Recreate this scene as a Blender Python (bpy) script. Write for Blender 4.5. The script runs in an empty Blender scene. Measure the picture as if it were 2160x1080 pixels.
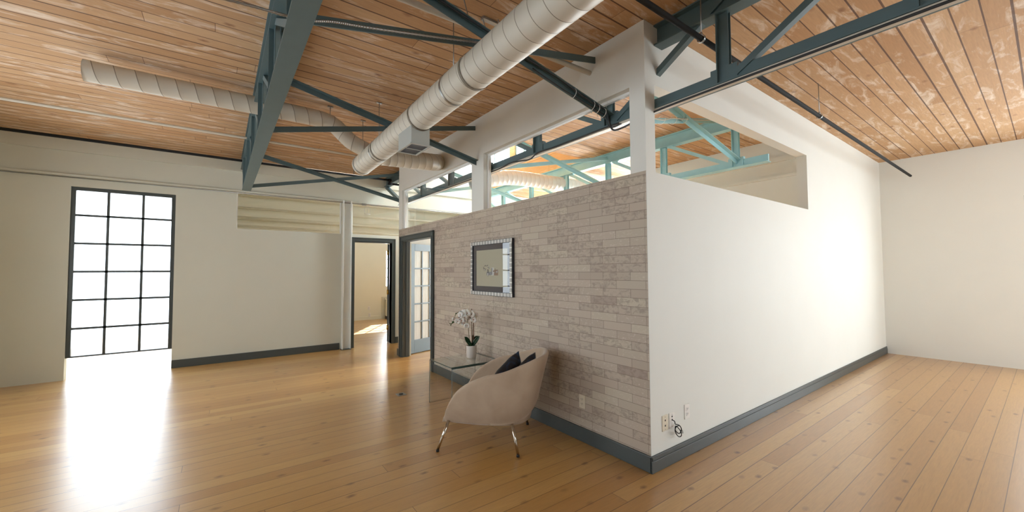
import bpy, bmesh, math, random
from mathutils import Vector, Matrix
random.seed(7)
C = bpy.context.scene.collection
SC = bpy.context.scene

# ------------------------------------------------------------------ camera, sky, sun, daylight, exposure
F_PX = 836.66
yaw, pitch, roll = 0.634040, 0.038404, -0.005023
f = Vector((math.sin(yaw)*math.cos(pitch), math.cos(yaw)*math.cos(pitch), math.sin(pitch)))
r = f.cross(Vector((0, 0, 1))).normalized(); u = r.cross(f)
r2 = math.cos(roll)*r + math.sin(roll)*u; u2 = -math.sin(roll)*r + math.cos(roll)*u
cd = bpy.data.cameras.new('camera'); cam = bpy.data.objects.new('camera', cd); C.objects.link(cam)
cd.sensor_fit = 'HORIZONTAL'; cd.sensor_width = 36; cd.lens = F_PX/2160*36; cd.clip_start = 0.05
M = Matrix((r2, u2, -f)).transposed().to_4x4(); M.translation = Vector((-2.606, -1.812, 1.5))
cam.matrix_world = M; SC.camera = cam
SC.view_settings.view_transform = 'Standard'; SC.view_settings.look = 'None'
SC.view_settings.gamma = 1; SC.view_settings.use_curve_mapping = False
SC.view_settings.exposure = 0.75
SC.cycles.max_bounces = 10; SC.cycles.diffuse_bounces = 6; SC.cycles.transparent_max_bounces = 16
SC.cycles.transmission_bounces = 10; SC.cycles.glossy_bounces = 5
SC.cycles.use_denoising = True; SC.cycles.sample_clamp_indirect = 6

w = bpy.data.worlds.new('sky'); SC.world = w; w.use_nodes = True
bg = w.node_tree.nodes['Background']; bg.inputs[0].default_value = (0.80, 0.90, 1.0, 1); bg.inputs[1].default_value = 3.0

sd = bpy.data.lights.new('sun', 'SUN'); sun = bpy.data.objects.new('sun', sd); C.objects.link(sun)
sd.energy = 16; sd.angle = math.radians(0.6); sd.color = (1, 0.93, 0.80)
sun.rotation_euler = Vector((-0.85, -1.35, -1.02)).to_track_quat('-Z', 'Y').to_euler(); sun.location = (6, 14, 9)

def daylight(name, loc, direction, sx, sy, power, color=(0.88, 0.95, 1.0)):
    l = bpy.data.lights.new(name, 'AREA'); o = bpy.data.objects.new(name, l); C.objects.link(o)
    l.shape = 'RECTANGLE'; l.size = sx; l.size_y = sy; l.energy = power; l.color = color
    o.location = loc; o.rotation_euler = Vector(direction).to_track_quat('-Z', 'Z').to_euler()
    return o
daylight('daylight_south_window', (4.4, -5.2, 1.75), (0, 1, 0), 3.6, 2.0, 92)
daylight('daylight_left_windows', (-5.4, 3.3, 1.75), (1, 0, 0), 3.8, 1.9, 62, (0.95, 0.97, 1.0))
daylight('daylight_far_left_window', (-3.85, 6.62, 1.6), (0, -1, 0), 1.0, 2.4, 12)
daylight('daylight_clerestory', (2.72, 5.27, 4.25), (-1, -0.2, -0.45), 2.0, 0.7, 330, (0.80, 0.91, 1.0))
daylight('fill_back_room', (6.38, 4.6, 1.8), (-1, 0, 0.25), 2.6, 1.6, 400)  # added fill lamp, tilted up to brighten the back room ceiling
daylight('daylight_far_room_window', (2.6, 11.2, 1.6), (0, -1, 0), 1.8, 1.1, 105, (0.95, 0.97, 1.0))
daylight('daylight_end_window', (7.2, -2.8, 1.7), (-1, 0, 0), 2.4, 1.8, 90)

# ------------------------------------------------------------------ material helpers
def mat(name, color, rough=0.6, metal=0.0, **kw):
    m = bpy.data.materials.new(name); m.use_nodes = True
    b = m.node_tree.nodes['Principled BSDF']
    b.inputs['Base Color'].default_value = (*color, 1); b.inputs['Roughness'].default_value = rough
    b.inputs['Metallic'].default_value = metal
    for k, v in kw.items(): b.inputs[k.replace('_', ' ')].default_value = v
    return m
def s2l(r_, g_, b_):
    return tuple(((v/255)/12.92 if v/255 < .04045 else ((v/255+.055)/1.055)**2.4) for v in (r_, g_, b_))
class NT:
    """small wrapper round a material's node tree"""
    def __init__(s, m): s.m = m; s.t = m.node_tree; s.b = s.t.nodes['Principled BSDF']
    def n(s, typ, **kw):
        nd = s.t.nodes.new(typ)
        for k, v in kw.items(): setattr(nd, k, v)
        return nd
    def l(s, a, b): s.t.links.new(a, b)
    def coord(s): return s.n('ShaderNodeTexCoord').outputs['Object']
    def xyz(s, v):
        a = s.n('ShaderNodeSeparateXYZ'); s.l(v, a.inputs[0]); return a.outputs
    def comb(s, x, y, z=0.0):
        a = s.n('ShaderNodeCombineXYZ')
        for i, q in enumerate((x, y, z)):
            if isinstance(q, (int, float)): a.inputs[i].default_value = q
            else: s.l(q, a.inputs[i])
        return a.outputs[0]
    def math(s, op, a, b=0.0, c=0.0):
        nd = s.n('ShaderNodeMath', operation=op)
        for i, q in enumerate((a, b, c)):
            if isinstance(q, (int, float)): nd.inputs[i].default_value = q
            else: s.l(q, nd.inputs[i])
        return nd.outputs[0]
    def noise(s, v, scale, detail=3, rough=.5, dist=0):
        nd = s.n('ShaderNodeTexNoise'); s.l(v, nd.inputs['Vector'])
        nd.inputs['Scale'].default_value = scale; nd.inputs['Detail'].default_value = detail
        nd.inputs['Roughness'].default_value = rough; nd.inputs['Distortion'].default_value = dist
        return nd.outputs['Fac']
    def white(s, v):
        nd = s.n('ShaderNodeTexWhiteNoise', noise_dimensions='3D'); s.l(v, nd.inputs['Vector']); return nd.outputs['Value']
    def ramp(s, fac, stops, interp='LINEAR'):
        nd = s.n('ShaderNodeValToRGB'); s.l(fac, nd.inputs[0]); e = nd.color_ramp; e.interpolation = interp
        e.elements[0].position, e.elements[0].color = stops[0][0], (*stops[0][1], 1)
        e.elements[1].position, e.elements[1].color = stops[-1][0], (*stops[-1][1], 1)
        for p_, c_ in stops[1:-1]:
            q = e.elements.new(p_); q.color = (*c_, 1)
        return nd.outputs[0]
    def mix(s, fac, a, b, mode='MIX'):
        nd = s.n('ShaderNodeMix', data_type='RGBA', blend_type=mode)
        for i, q in ((0, fac), (6, a), (7, b)):
            if isinstance(q, (int, float)): nd.inputs[i].default_value = q
            elif isinstance(q, tuple): nd.inputs[i].default_value = (*q, 1)
            else: s.l(q, nd.inputs[i])
        return nd.outputs[2]
    def bump(s, h, strength=.3, dist=.002):
        nd = s.n('ShaderNodeBump'); nd.inputs['Strength'].default_value = strength; nd.inputs['Distance'].default_value = dist
        s.l(h, nd.inputs['Height']); s.l(nd.outputs[0], s.b.inputs['Normal'])
    def color(s, c): s.l(c, s.b.inputs['Base Color'])

def boards(name, along, across, width, length, tones, seam, seam_w, rough, knots=None, wash=None, seed=0.0):
    """planks running along one axis with tone, grain, seams, butt joints and knots"""
    m = mat(name, tones[0], rough); t = NT(m); o = t.xyz(t.coord())
    A, B = o[along], o[across]
    rw = t.math('DIVIDE', B, width); row = t.math('FLOOR', rw)
    off = t.math('MULTIPLY', t.white(t.comb(row, 3.1+seed, 0)), length)
    ln = t.math('DIVIDE', t.math('ADD', A, off), length); cell = t.math('FLOOR', ln)
    rnd = t.white(t.comb(row, cell, 1.7+seed))
    base = t.ramp(rnd, [(i/(len(tones)-1), c) for i, c in enumerate(tones)])
    sh = t.math('MULTIPLY', rnd, 9.0)
    gv = t.comb(t.math('MULTIPLY', A, 1.6), t.math('MULTIPLY', B, 22.0), sh)
    g = t.noise(gv, 1.6, 5, .6, 1.2)
    base = t.mix(t.math('MULTIPLY', t.ramp_val(g) if False else g, .38), base, tuple(x*.62 for x in tones[0]), 'MIX')
    g2 = t.noise(t.comb(t.math('MULTIPLY', A, 5), t.math('MULTIPLY', B, 60.0), sh), 1.5, 3, .6)
    base = t.mix(.16, base, t.ramp(g2, [(.35, (.35, .35, .35)), (.65, (1, 1, 1))]), 'MULTIPLY')
    if wash:
        wn = t.noise(t.comb(t.math('MULTIPLY', A, 1.3), t.math('MULTIPLY', B, 5.0), seed), 1.7, 6, .7, .8)
        base = t.mix(t.math('MULTIPLY', t.ramp(wn, [(.52, (0, 0, 0)), (.68, (1, 1, 1))]), wash[1]), base, wash[0])
    if knots:
        vo = t.n('ShaderNodeTexVoronoi', feature='F1', voronoi_dimensions='2D'); dn = t.noise(t.comb(A, B, 0), 40, 2); t.l(t.comb(t.math('ADD', t.math('MULTIPLY', A, .55), t.math('MULTIPLY', dn, .012)), t.math('ADD', B, t.math('MULTIPLY', dn, .02)), seed), vo.inputs['Vector'])
        vo.inputs['Scale'].default_value = knots[1]
        kd = t.ramp(vo.outputs['Distance'], [(.0, (1, 1, 1)), (knots[2], (.6, .6, .6)), (knots[2]*1.9, (0, 0, 0))])
        vc = t.xyz(vo.outputs['Color']); gate = t.math('MULTIPLY', t.math('LESS_THAN', vc[0], .62), t.math('MULTIPLY_ADD', vc[1], .6, .3)); base = t.mix(t.math('MULTIPLY', kd, gate), base, knots[0])
        st = t.noise(t.comb(t.math('MULTIPLY', A, 2.2), t.math('MULTIPLY', B, 70.0), sh), 1.0, 4, .7)
        base = t.mix(t.math('MULTIPLY', t.ramp(st, [(.60, (0, 0, 0)), (.70, (1, 1, 1))]), .30), base, tuple(x*.45 for x in tones[0]))
    fr = t.math('ABSOLUTE', t.math('SUBTRACT', t.math('FRACT', rw), .5))
    wob = t.math('MULTIPLY', t.white(t.comb(row, 8.8, seed)), seam_w/width*1.0)
    edge = t.math('GREATER_THAN', fr, t.math('SUBTRACT', .5 - seam_w/width*.35, wob))
    fe = t.math('ABSOLUTE', t.math('SUBTRACT', t.math('FRACT', ln), .5))
    end = t.math('GREATER_THAN', fe, .5 - .0018/length)
    line = t.math('MAXIMUM', edge, end)
    base = t.mix(t.math('MULTIPLY', line, .85), base, seam)
    t.color(base)
    t.bump(t.math('SUBTRACT', t.math('MULTIPLY', g2, .25), line), .35, .002)
    return m
NT.ramp_val = lambda s, g: g

m_floor = boards('pine_floor', 0, 1, .132, 5.2,
    [s2l(186, 138, 74), s2l(196, 150, 84), s2l(176, 126, 64), s2l(202, 158, 92), s2l(190, 142, 78)],
    s2l(92, 56, 26), .0024, .30, knots=(s2l(84, 38, 16), 4.6, .055), seed=2.0)
_t = NT(m_floor); _t.b.inputs['Specular IOR Level'].default_value = .6
_t.b.inputs['Coat Weight'].default_value = .6; _t.b.inputs['Coat Roughness'].default_value = .26
m_ceil = boards('pine_ceiling_boards', 0, 1, .142, 3.4,
    [s2l(198, 156, 112), s2l(208, 168, 126), s2l(190, 146, 102), s2l(213, 175, 134)],
    s2l(74, 42, 28), .0062, .75, knots=(s2l(120, 70, 40), 2.4, .035), wash=(s2l(232, 218, 200), .75), seed=5.0)

def paint(name, col, var=.03, rough=.65, scale=2.0):
    m = mat(name, col, rough); t = NT(m); c = t.coord()
    n_ = t.noise(c, scale, 4, .55)
    t.color(t.mix(n_, tuple(x*(1-var) for x in col), tuple(min(1, x*(1+var)) for x in col)))
    t.bump(t.noise(c, 180, 2), .05, .001)
    return m
m_wall = paint('painted_wall_white', s2l(224, 224, 217))
m_beige = paint('painted_wall_beige', s2l(206, 205, 190))
m_far = paint('painted_wall_warm_cream', s2l(230, 226, 208))
m_slate = paint('slate_paint', s2l(68, 74, 73), .05, .38, 6)
m_door = paint('door_paint', s2l(98, 112, 119), .03, .4, 4)
m_steel = paint('teal_painted_steel', s2l(84, 104, 107), .10, .45, 9)
m_steel_lit = paint('teal_steel_lit_tone', s2l(164, 208, 214), .08, .45, 9)  # same teal steel, the back room's strong daylight lightened into its colour
m_duct = paint('duct_paint', s2l(202, 194, 178), .05, .5, 5)
m_ductseam = mat('duct_seam', s2l(128, 118, 102), .6)
m_grey = paint('plenum_grey_sheet', s2l(176, 176, 168), .03, .5)
m_black = mat('black_pipe', s2l(38, 38, 38), .75, Specular_IOR_Level=.2)
m_cable = mat('dark_cable', s2l(40, 42, 44), .5)
m_whitepl = mat('white_plastic', s2l(232, 228, 222), .35)
m_ivory = mat('ivory_plastic', s2l(222, 212, 190), .35)
m_dark = mat('dark_slot', s2l(36, 32, 30), .6)
m_chrome = mat('chrome', s2l(200, 190, 176), .12, 1.0)
m_brass = mat('brass', s2l(222, 184, 92), .25, 1.0)
m_zip = mat('white_zip_tie', s2l(230, 230, 225), .4)
m_galv = mat('galvanised', s2l(170, 170, 168), .35, .9)
m_mesh = mat('grille_mesh', s2l(66, 72, 80), .5, .3)
_t = NT(m_mesh); _c = _t.xyz(_t.coord())
_ch = _t.n('ShaderNodeTexChecker'); _t.l(_t.comb(_t.math('ADD', _c[0], _c[1]), _t.math('SUBTRACT', _c[0], _c[1])), _ch.inputs[0])
_ch.inputs['Scale'].default_value = 120; _ch.inputs[1].default_value = (*s2l(96, 104, 116), 1); _ch.inputs[2].default_value = (*s2l(36, 40, 48), 1)
_t.color(_ch.outputs[0])

def glass(name, tint=(1, 1, 1), refl=1.0, rough=0.0):
    m = bpy.data.materials.new(name); m.use_nodes = True; nt = m.node_tree; nt.nodes.clear()
    o = nt.nodes.new('ShaderNodeOutputMaterial'); mx = nt.nodes.new('ShaderNodeMixShader')
    tr = nt.nodes.new('ShaderNodeBsdfTransparent'); tr.inputs[0].default_value = (*tint, 1)
    gl = nt.nodes.new('ShaderNodeBsdfGlossy'); gl.inputs['Roughness'].default_value = rough
    lw = nt.nodes.new('ShaderNodeLayerWeight'); lw.inputs[0].default_value = .5
    pw = nt.nodes.new('ShaderNodeMath'); pw.operation = 'POWER'; pw.inputs[1].default_value = 4.5; nt.links.new(lw.outputs['Facing'], pw.inputs[0])
    fr = nt.nodes.new('ShaderNodeMath'); fr.operation = 'MULTIPLY_ADD'; fr.inputs[1].default_value = .9; fr.inputs[2].default_value = .035; nt.links.new(pw.outputs[0], fr.inputs[0])
    ml = nt.nodes.new('ShaderNodeMath'); ml.operation = 'MULTIPLY'; ml.inputs[1].default_value = refl
    nt.links.new(fr.outputs[0], ml.inputs[0]); nt.links.new(ml.outputs[0], mx.inputs[0])
    nt.links.new(tr.outputs[0], mx.inputs[1]); nt.links.new(gl.outputs[0], mx.inputs[2]); nt.links.new(mx.outputs[0], o.inputs[0])
    return m
m_glass = glass('clear_window_glass', (.97, .98, .98))
m_picglass = glass('picture_glass', (.95, .95, .95), .8, .0)
m_tglass = glass('table_glass', (.985, .995, .99), 1.0)
m_tedge_bend = mat('table_glass_edge_and_dark_bend', (.018, .045, .038), 0.25)
m_frost = mat('ribbed_door_glass', s2l(216, 216, 208), .28, 0, Transmission_Weight=.35, IOR=1.2)
_t = NT(m_frost); _c = _t.xyz(_t.coord())
_t.bump(_t.math('SINE', _t.math('MULTIPLY', _c[0], 150)), .12, .004)

# wallpaper printed as long pale bricks, strips of four half-bricks wide
m_brick = mat('brick_wallpaper', s2l(180, 162, 146), .62); t = NT(m_brick); o = t.xyz(t.coord())
HB, RH = .1395, .0679
yy = t.math('DIVIDE', t.math('SUBTRACT', o[1], .018), HB); zz = t.math('DIVIDE', t.math('ADD', o[2], .004), RH)
row = t.math('FLOOR', zz); par = t.math('FLOORED_MODULO', row, 2.0)
by = t.math('DIVIDE', t.math('ADD', yy, par), 2.0); bi = t.math('FLOOR', by)
rnd = t.white(t.comb(bi, row, 4.2)); rnd2 = t.white(t.comb(bi, row, 9.4))
base = t.ramp(rnd, [(0, s2l(176, 160, 144)), (.3, s2l(188, 173, 156)), (.55, s2l(180, 165, 149)), (.8, s2l(194, 182, 162)), (1, s2l(168, 150, 136))])
pv = t.comb(t.math('MULTIPLY', o[1], 1.0), t.math('MULTIPLY', o[2], 1.5), t.math('MULTIPLY', rnd, 20))
n1 = t.noise(pv, 22, 5, .65, .6)
base = t.mix(t.math('MULTIPLY', t.ramp(n1, [(.46, (0, 0, 0)), (.6, (1, 1, 1))]), t.math('MULTIPLY', t.math('GREATER_THAN', rnd2, .52), .55)), base, s2l(138, 122, 110))
n2 = t.noise(pv, 40, 4, .6)
base = t.mix(t.math('MULTIPLY', t.ramp(n2, [(.55, (0, 0, 0)), (.66, (1, 1, 1))]), t.math('MULTIPLY', t.math('LESS_THAN', rnd2, .35), .5)), base, s2l(210, 198, 184))
strip = t.math('FLOOR', t.math('DIVIDE', t.math('ADD', yy, 0.0), 4.0))
base = t.mix(t.math('MULTIPLY', t.white(t.comb(strip, 2.0, 0)), .07), base, s2l(176, 172, 150))
fz = t.math('ABSOLUTE', t.math('SUBTRACT', t.math('FRACT', zz), .5)); fy = t.math('ABSOLUTE', t.math('SUBTRACT', t.math('FRACT', by), .5))
lz = t.math('GREATER_THAN', fz, .5-.026); ly = t.math('GREATER_THAN', fy, .5-.0062)
fs = t.math('ABSOLUTE', t.math('SUBTRACT', t.math('FRACT', t.math('DIVIDE', yy, 4.0)), .5)); ls = t.math('MULTIPLY', t.math('GREATER_THAN', fs, .5-.0016), .5)
line = t.math('MAXIMUM', t.math('MAXIMUM', lz, ly), ls)
base = t.mix(t.math('MULTIPLY', line, .75), base, s2l(112, 94, 82)); t.color(base)
t.bump(t.math('SUBTRACT', 1.0, line), .2, .002)

# ------------------------------------------------------------------ mesh helpers
def bx(bm, x0, x1, y0, y1, z0, z1, mi=0):
    vs = [bm.verts.new(p) for p in ((x0,y0,z0),(x1,y0,z0),(x1,y1,z0),(x0,y1,z0),(x0,y0,z1),(x1,y0,z1),(x1,y1,z1),(x0,y1,z1))]
    for q in ((3,2,1,0),(4,5,6,7),(0,1,5,4),(1,2,6,5),(2,3,7,6),(3,0,4,7)):
        fc = bm.faces.new([vs[i] for i in q]); fc.material_index = mi
def obox(bm, c, ax, ay, az, hx, hy, hz, mi=0):
    c = Vector(c); vs = []
    for sx, sy, sz in ((-1,-1,-1),(1,-1,-1),(1,1,-1),(-1,1,-1),(-1,-1,1),(1,-1,1),(1,1,1),(-1,1,1)):
        vs.append(bm.verts.new(c + ax*hx*sx + ay*hy*sy + az*hz*sz))
    for q in ((3,2,1,0),(4,5,6,7),(0,1,5,4),(1,2,6,5),(2,3,7,6),(3,0,4,7)):
        fc = bm.faces.new([vs[i] for i in q]); fc.material_index = mi
def bar(bm, a, b, wid, thick, side=(0, 1, 0), mi=0):
    """rectangular bar from a to b; thick is measured along side"""
    a, b = Vector(a), Vector(b); d = (b-a).normalized(); s = Vector(side); s = (s - d*s.dot(d)).normalized(); v = d.cross(s)
    obox(bm, (a+b)/2, d, s, v, (b-a).length/2, thick/2, wid/2, mi)
def catmull(pts, n=8):
    pts = [Vector(p) for p in pts]; P = [pts[0]*2-pts[1]] + pts + [pts[-1]*2-pts[-2]]; out = []
    for i in range(1, len(P)-2):
        for k in range(n):
            q = k/n
            out.append(.5*((2*P[i]) + (P[i+1]-P[i-1])*q + (2*P[i-1]-5*P[i]+4*P[i+1]-P[i+2])*q*q + (3*P[i]-P[i-1]-3*P[i+1]+P[i+2])*q**3))
    out.append(pts[-1]); return out
def frames(pts):
    pts = [Vector(p) for p in pts]; fr = []; ref = None
    for i, p in enumerate(pts):
        d = (pts[min(i+1, len(pts)-1)] - pts[max(i-1, 0)]).normalized()
        if ref is None: ref = Vector((0, 0, 1)) if abs(d.z) < .9 else Vector((1, 0, 0))
        n = (ref - d*ref.dot(d)).normalized(); ref = n; fr.append((p, d, n, d.cross(n)))
    return fr
def tube(bm, pts, rad, seg=12, caps=True, mi=0):
    rings = []
    for i, (p, d, n, b) in enumerate(frames(pts)):
        R = rad[i] if isinstance(rad, (list, tuple)) else rad
        rings.append([bm.verts.new(p + n*R*math.cos(2*math.pi*k/seg) + b*R*math.sin(2*math.pi*k/seg)) for k in range(seg)])
    for i in range(len(rings)-1):
        for k in range(seg):
            fc = bm.faces.new((rings[i][k], rings[i][(k+1) % seg], rings[i+1][(k+1) % seg], rings[i+1][k])); fc.smooth = True; fc.material_index = mi
    if caps:
        bm.faces.new(rings[0][::-1]).material_index = mi; bm.faces.new(rings[-1]).material_index = mi
def lathe(bm, prof, seg=32, c=(0, 0, 0), mi=0):
    rings = [[bm.verts.new((c[0]+R*math.cos(2*math.pi*k/seg), c[1]+R*math.sin(2*math.pi*k/seg), c[2]+z)) for k in range(seg)] for R, z in prof]
    for i in range(len(rings)-1):
        for k in range(seg):
            fc = bm.faces.new((rings[i][k], rings[i][(k+1) % seg], rings[i+1][(k+1) % seg], rings[i+1][k])); fc.smooth = True; fc.material_index = mi
    bm.faces.new(rings[0][::-1]).material_index = mi; bm.faces.new(rings[-1]).material_index = mi
def obj(name, bm, m, parent=None, bevel=0, smooth=False, subsurf=0):
    bmesh.ops.recalc_face_normals(bm, faces=bm.faces)
    me = bpy.data.meshes.new(name); bm.to_mesh(me); bm.free()
    for q in (m if isinstance(m, (list, tuple)) else [m]): me.materials.append(q)
    if smooth:
        for p in me.polygons: p.use_smooth = True
    o = bpy.data.objects.new(name, me); C.objects.link(o)
    if parent: o.parent = parent
    if bevel:
        md = o.modifiers.new('bevel', 'BEVEL'); md.width = bevel; md.segments = 2; md.limit_method = 'ANGLE'
    if subsurf:
        md = o.modifiers.new('sub', 'SUBSURF'); md.levels = subsurf; md.render_levels = subsurf
    return o
def localise(root):
    """shift child meshes (drawn in world space) so that the thing's origin is their base"""
    bpy.context.view_layer.update()
    for ch in root.children_recursive:
        ch.matrix_parent_inverse = Matrix()
    for ch in root.children:
        ch.data.transform(Matrix.Translation(-root.location)) if ch.type == 'MESH' else None
        for g in ch.children_recursive: g.data.transform(Matrix.Translation(-root.location))
def tag(o, label, cat, group=None, kind=None):
    o['label'] = label; o['category'] = cat
    if group: o['group'] = group
    if kind: o['kind'] = kind
    return o
def thing(name, label, cat, loc=(0, 0, 0), group=None, rotz=0, kind=None):
    o = bpy.data.objects.new(name, None); C.objects.link(o); o.location = loc; o.rotation_euler = (0, 0, rotz); o.empty_display_size = .1
    return tag(o, label, cat, group, kind)
def struct(name, bm, m, label=None, cat=None, parent=None, bevel=0):
    o = obj(name, bm, m, parent, bevel)
    if not parent:
        o['kind'] = 'structure'; o['label'] = label; o['category'] = cat
    return o
def copy_tree(o, parent=None):
    c = o.copy(); C.objects.link(c); c.parent = parent
    for ch in o.children: copy_tree(ch, c)
    return c
N = bmesh.new

# ------------------------------------------------------------------ the setting
PT = 2.265            # top of the papered partition / sill of the openings
HD = 2.962            # header of the openings
ZC = 3.445            # board ceiling
WT = .115             # partition thickness
bm = N(); bx(bm, -5.4, 7.2, -5.2, 11.2, -.12, 0)
struct('floor', bm, m_floor, 'varnished pine plank floor with knots running through the whole suite', 'floor')

bm = N()
bx(bm, -5.4, .32, -5.2, 6.45, ZC, ZC+.12)
bx(bm, .32, 7.2, -5.2, 2.95, ZC, ZC+.12); bx(bm, 2.63, 7.2, 2.95, 6.45, ZC, ZC+.12)
struct('ceiling', bm, m_ceil, 'pine board ceiling with dark seams and pale washed patches', 'ceiling')
# raised roof monitor over the back room, with windows in its right-hand side
bm = N(); bx(bm, .2, 2.75, 2.83, 6.6, 4.8, 4.92)
struct('ceiling_back', bm, m_ceil, 'board ceiling of the raised roof light', 'ceiling')
m_ply = boards('plywood_lining', 1, 2, .42, 2.4, [s2l(226, 182, 122), s2l(232, 190, 134), s2l(222, 176, 116)], s2l(150, 100, 60), .004, .6, wash=(s2l(240, 214, 170), .6), seed=9.0)
bm = N(); MX = 2.57
bx(bm, MX, MX+.1, 2.95, 6.45, ZC, 3.90); bx(bm, MX, MX+.1, 2.95, 6.45, 4.62, 4.8); bx(bm, MX, MX+.1, 2.95, 4.25, 3.90, 4.62); bx(bm, MX, MX+.1, 5.12, 5.30, 3.90, 4.62); bx(bm, MX, MX+.1, 6.30, 6.45, 3.90, 4.62)
bx(bm, .22, .32, 2.95, 6.45, ZC+.0, 4.8); bx(bm, .22, MX+.1, 2.83, 2.95, ZC+.12, 4.8)
struct('trim_1', bm, m_ply, 'sunlit plywood lining of the raised roof light', 'trim')

# papered partition (doorway Y 3.80-4.94, z 2.05)
DY0, DY1, DZ = 3.81, 5.00, 2.052
bm = N(); bx(bm, 0, WT, 0.0, DY0, 0, PT); bx(bm, 0, WT, DY1, 5.205, 0, PT); bx(bm, 0, WT, DY0, DY1, DZ, PT)
struct('wall_brick', bm, m_brick, 'partition papered in long pale taupe bricks behind the armchair', 'wall')
bm = N()
bx(bm, 0, WT, .11, 5.205, HD, ZC); bx(bm, 0, WT, .11, .14, PT, HD); bx(bm, 0, WT, 2.32, 2.605, PT, HD); bx(bm, 0, WT, 5.055, 5.205, PT, HD)
struct('wall_upper', bm, m_wall, 'plain painted wall band and posts above the papered partition', 'wall')
# wall at right, Y = 0
bm = N()
bx(bm, 0.0, 7.2, -.004, -.0005, 0, PT); bx(bm, WT, 7.2, -.0005, .11, 0, PT); bx(bm, .0, .122, -.004, .11, PT, ZC); bx(bm, .122, 7.2, -.004, .11, HD, ZC); bx(bm, 3.4, 7.2, -.004, .11, PT, HD)
struct('wall_right', bm, m_wall, 'white painted wall round the corner with sockets near the floor', 'wall')
# far wall Y = 6.45 with doorway X -.446..0.31 and transoms z 2.25..2.92
FY = 6.45
bm = N()
bx(bm, -3.2, -.446, FY, FY+.12, 0, 2.25); bx(bm, -.446, .31, FY, FY+.12, 2.12, 2.25); bx(bm, .31, 7.2, FY, FY+.12, 0, 2.25)
bx(bm, -5.4, -4.35, FY, FY+.12, 0, 2.9); bx(bm, -3.2, -2.4, FY, FY+.12, 2.25, 2.9)
bx(bm, -.70, -.50, FY, FY+.12, 2.25, 2.9)
bx(bm, -5.4, 7.2, FY, FY+.12, 2.9, 3.245)
bx(bm, -5.4, .5, FY-.03, FY+.12, 3.245, 3.56); bx(bm, .5, 7.2, FY-.03, FY+.12, 3.245, 3.56)
bx(bm, -4.35, -3.2, FY, FY+.12, 2.75, 2.9)
struct('wall_far', bm, m_beige, 'beige painted wall with a doorway and high glazing at the far end', 'wall')
bm = N(); bx(bm, .22, 2.67, FY, FY+.12, 3.56, 4.8)
struct('wall_roof_light', bm, m_wall, 'white end wall high in the raised roof light', 'wall')
# left and rear walls with large windows
def holed(name, axis, pos, th, a0, a1, z1, holes, m, label):
    bm = N(); cuts = sorted(holes); cur = a0
    def b(p, q, z0, z2):
        if q-p < 1e-3 or z2-z0 < 1e-3: return
        if axis == 'x': bx(bm, pos, pos+th, p, q, z0, z2)
        else: bx(bm, p, q, pos, pos+th, z0, z2)
    for h0, h1, hz0, hz1 in cuts:
        b(cur, h0, 0, z1); b(h0, h1, 0, hz0); b(h0, h1, hz1, z1); cur = h1
    b(cur, a1, 0, z1); return struct(name, bm, m, label, 'wall')
holed('wall_left', 'x', -5.4, .15, -5.2, 6.45, ZC, [(-2.6, -.2, .8, 2.7), (.3, 2.2, .8, 2.7), (2.7, 4.6, .8, 2.7)], m_beige, 'beige side wall of the open room with tall windows')
holed('wall_rear', 'y', -5.2, .15, -5.4, 7.2, ZC, [(.6, 2.2, .75, 2.75), (2.6, 4.2, .75, 2.75), (4.6, 6.2, .75, 2.75)], m_wall, 'white rear wall with tall windows')
holed('wall_end', 'x', 7.05, .15, -5.05, 6.45, ZC, [(-4.0, -1.6, .8, 2.6), (3.3, 5.9, 1.0, 2.6)], m_wall, 'white end wall beyond the corridor with a window')
bm = N(); bx(bm, 4.05, 4.17, .11, 2.95, 0, ZC); bx(bm, 4.17, 7.05, 2.83, 2.95, 0, ZC)
struct('wall_back', bm, m_wall, 'white wall closing the back room behind the trusses', 'wall')
bm = N()
for z0, z1, d in ((3.10, 3.17, .05), (2.86, 2.90, .03)): bx(bm, 4.05-d, 4.05, .11, 2.95, z0, z1)
struct('trim_2', bm, m_wall, 'white ledges along the high back wall', 'trim')
bm = N(); bx(bm, WT, 7.05, 5.33, 5.43, 0, PT); struct('wall_return', bm, m_wall, 'white low wall behind the open glazed door', 'wall')
# far room
holed('wall_far_room', 'y', 10.95, .15, -3.0, 7.2, 3.9, [(1.70, 3.5, 1.03, 2.2)], m_far, 'cream wall at the back of the sunny far room')
bm = N(); bx(bm, -3.1, -2.95, 6.57, 11.1, 0, 3.9); bx(bm, 7.05, 7.2, 6.57, 11.1, 0, 3.9); struct('wall_far_sides', bm, m_far, 'cream side walls of the far room', 'wall')
bm = N(); bx(bm, -3.1, 7.2, 6.57, 11.1, 3.9, 4.0); struct('ceiling_far', bm, m_far, 'cream painted ceiling of the far room', 'ceiling')

# baseboards
bm = N(); H = .122
bx(bm, -.018, .0, -.018, DY0-.1, 0, H); bx(bm, -.018, 0, DY1+.1, 5.225, 0, H); bx(bm, -.018, WT+.018, 5.205, 5.225, 0, H)
struct('baseboard_brick', bm, m_slate, 'dark slate baseboard under the papered partition', 'baseboard', bevel=.004)
bm = N(); bx(bm, -.018, 7.05, -.022, -.004, 0, .088); bx(bm, -.018, 7.05, -.018, -.004, .088, H)
struct('baseboard_right', bm, m_slate, 'slate baseboard with a stepped top under the white wall', 'baseboard', bevel=.003)
bm = N(); bx(bm, -3.2, -.715, FY-.018, FY, 0, .125); bx(bm, .395, 7.05, FY-.018, FY, 0, .13)
struct('baseboard_far', bm, m_slate, 'slate baseboard along the far beige wall', 'baseboard', bevel=.003)
bm = N(); bx(bm, -2.9, 1.58, 10.935, 10.95, 0, .11); struct('baseboard_far_room', bm, m_far, 'cream baseboard of the far room', 'baseboard')

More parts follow.
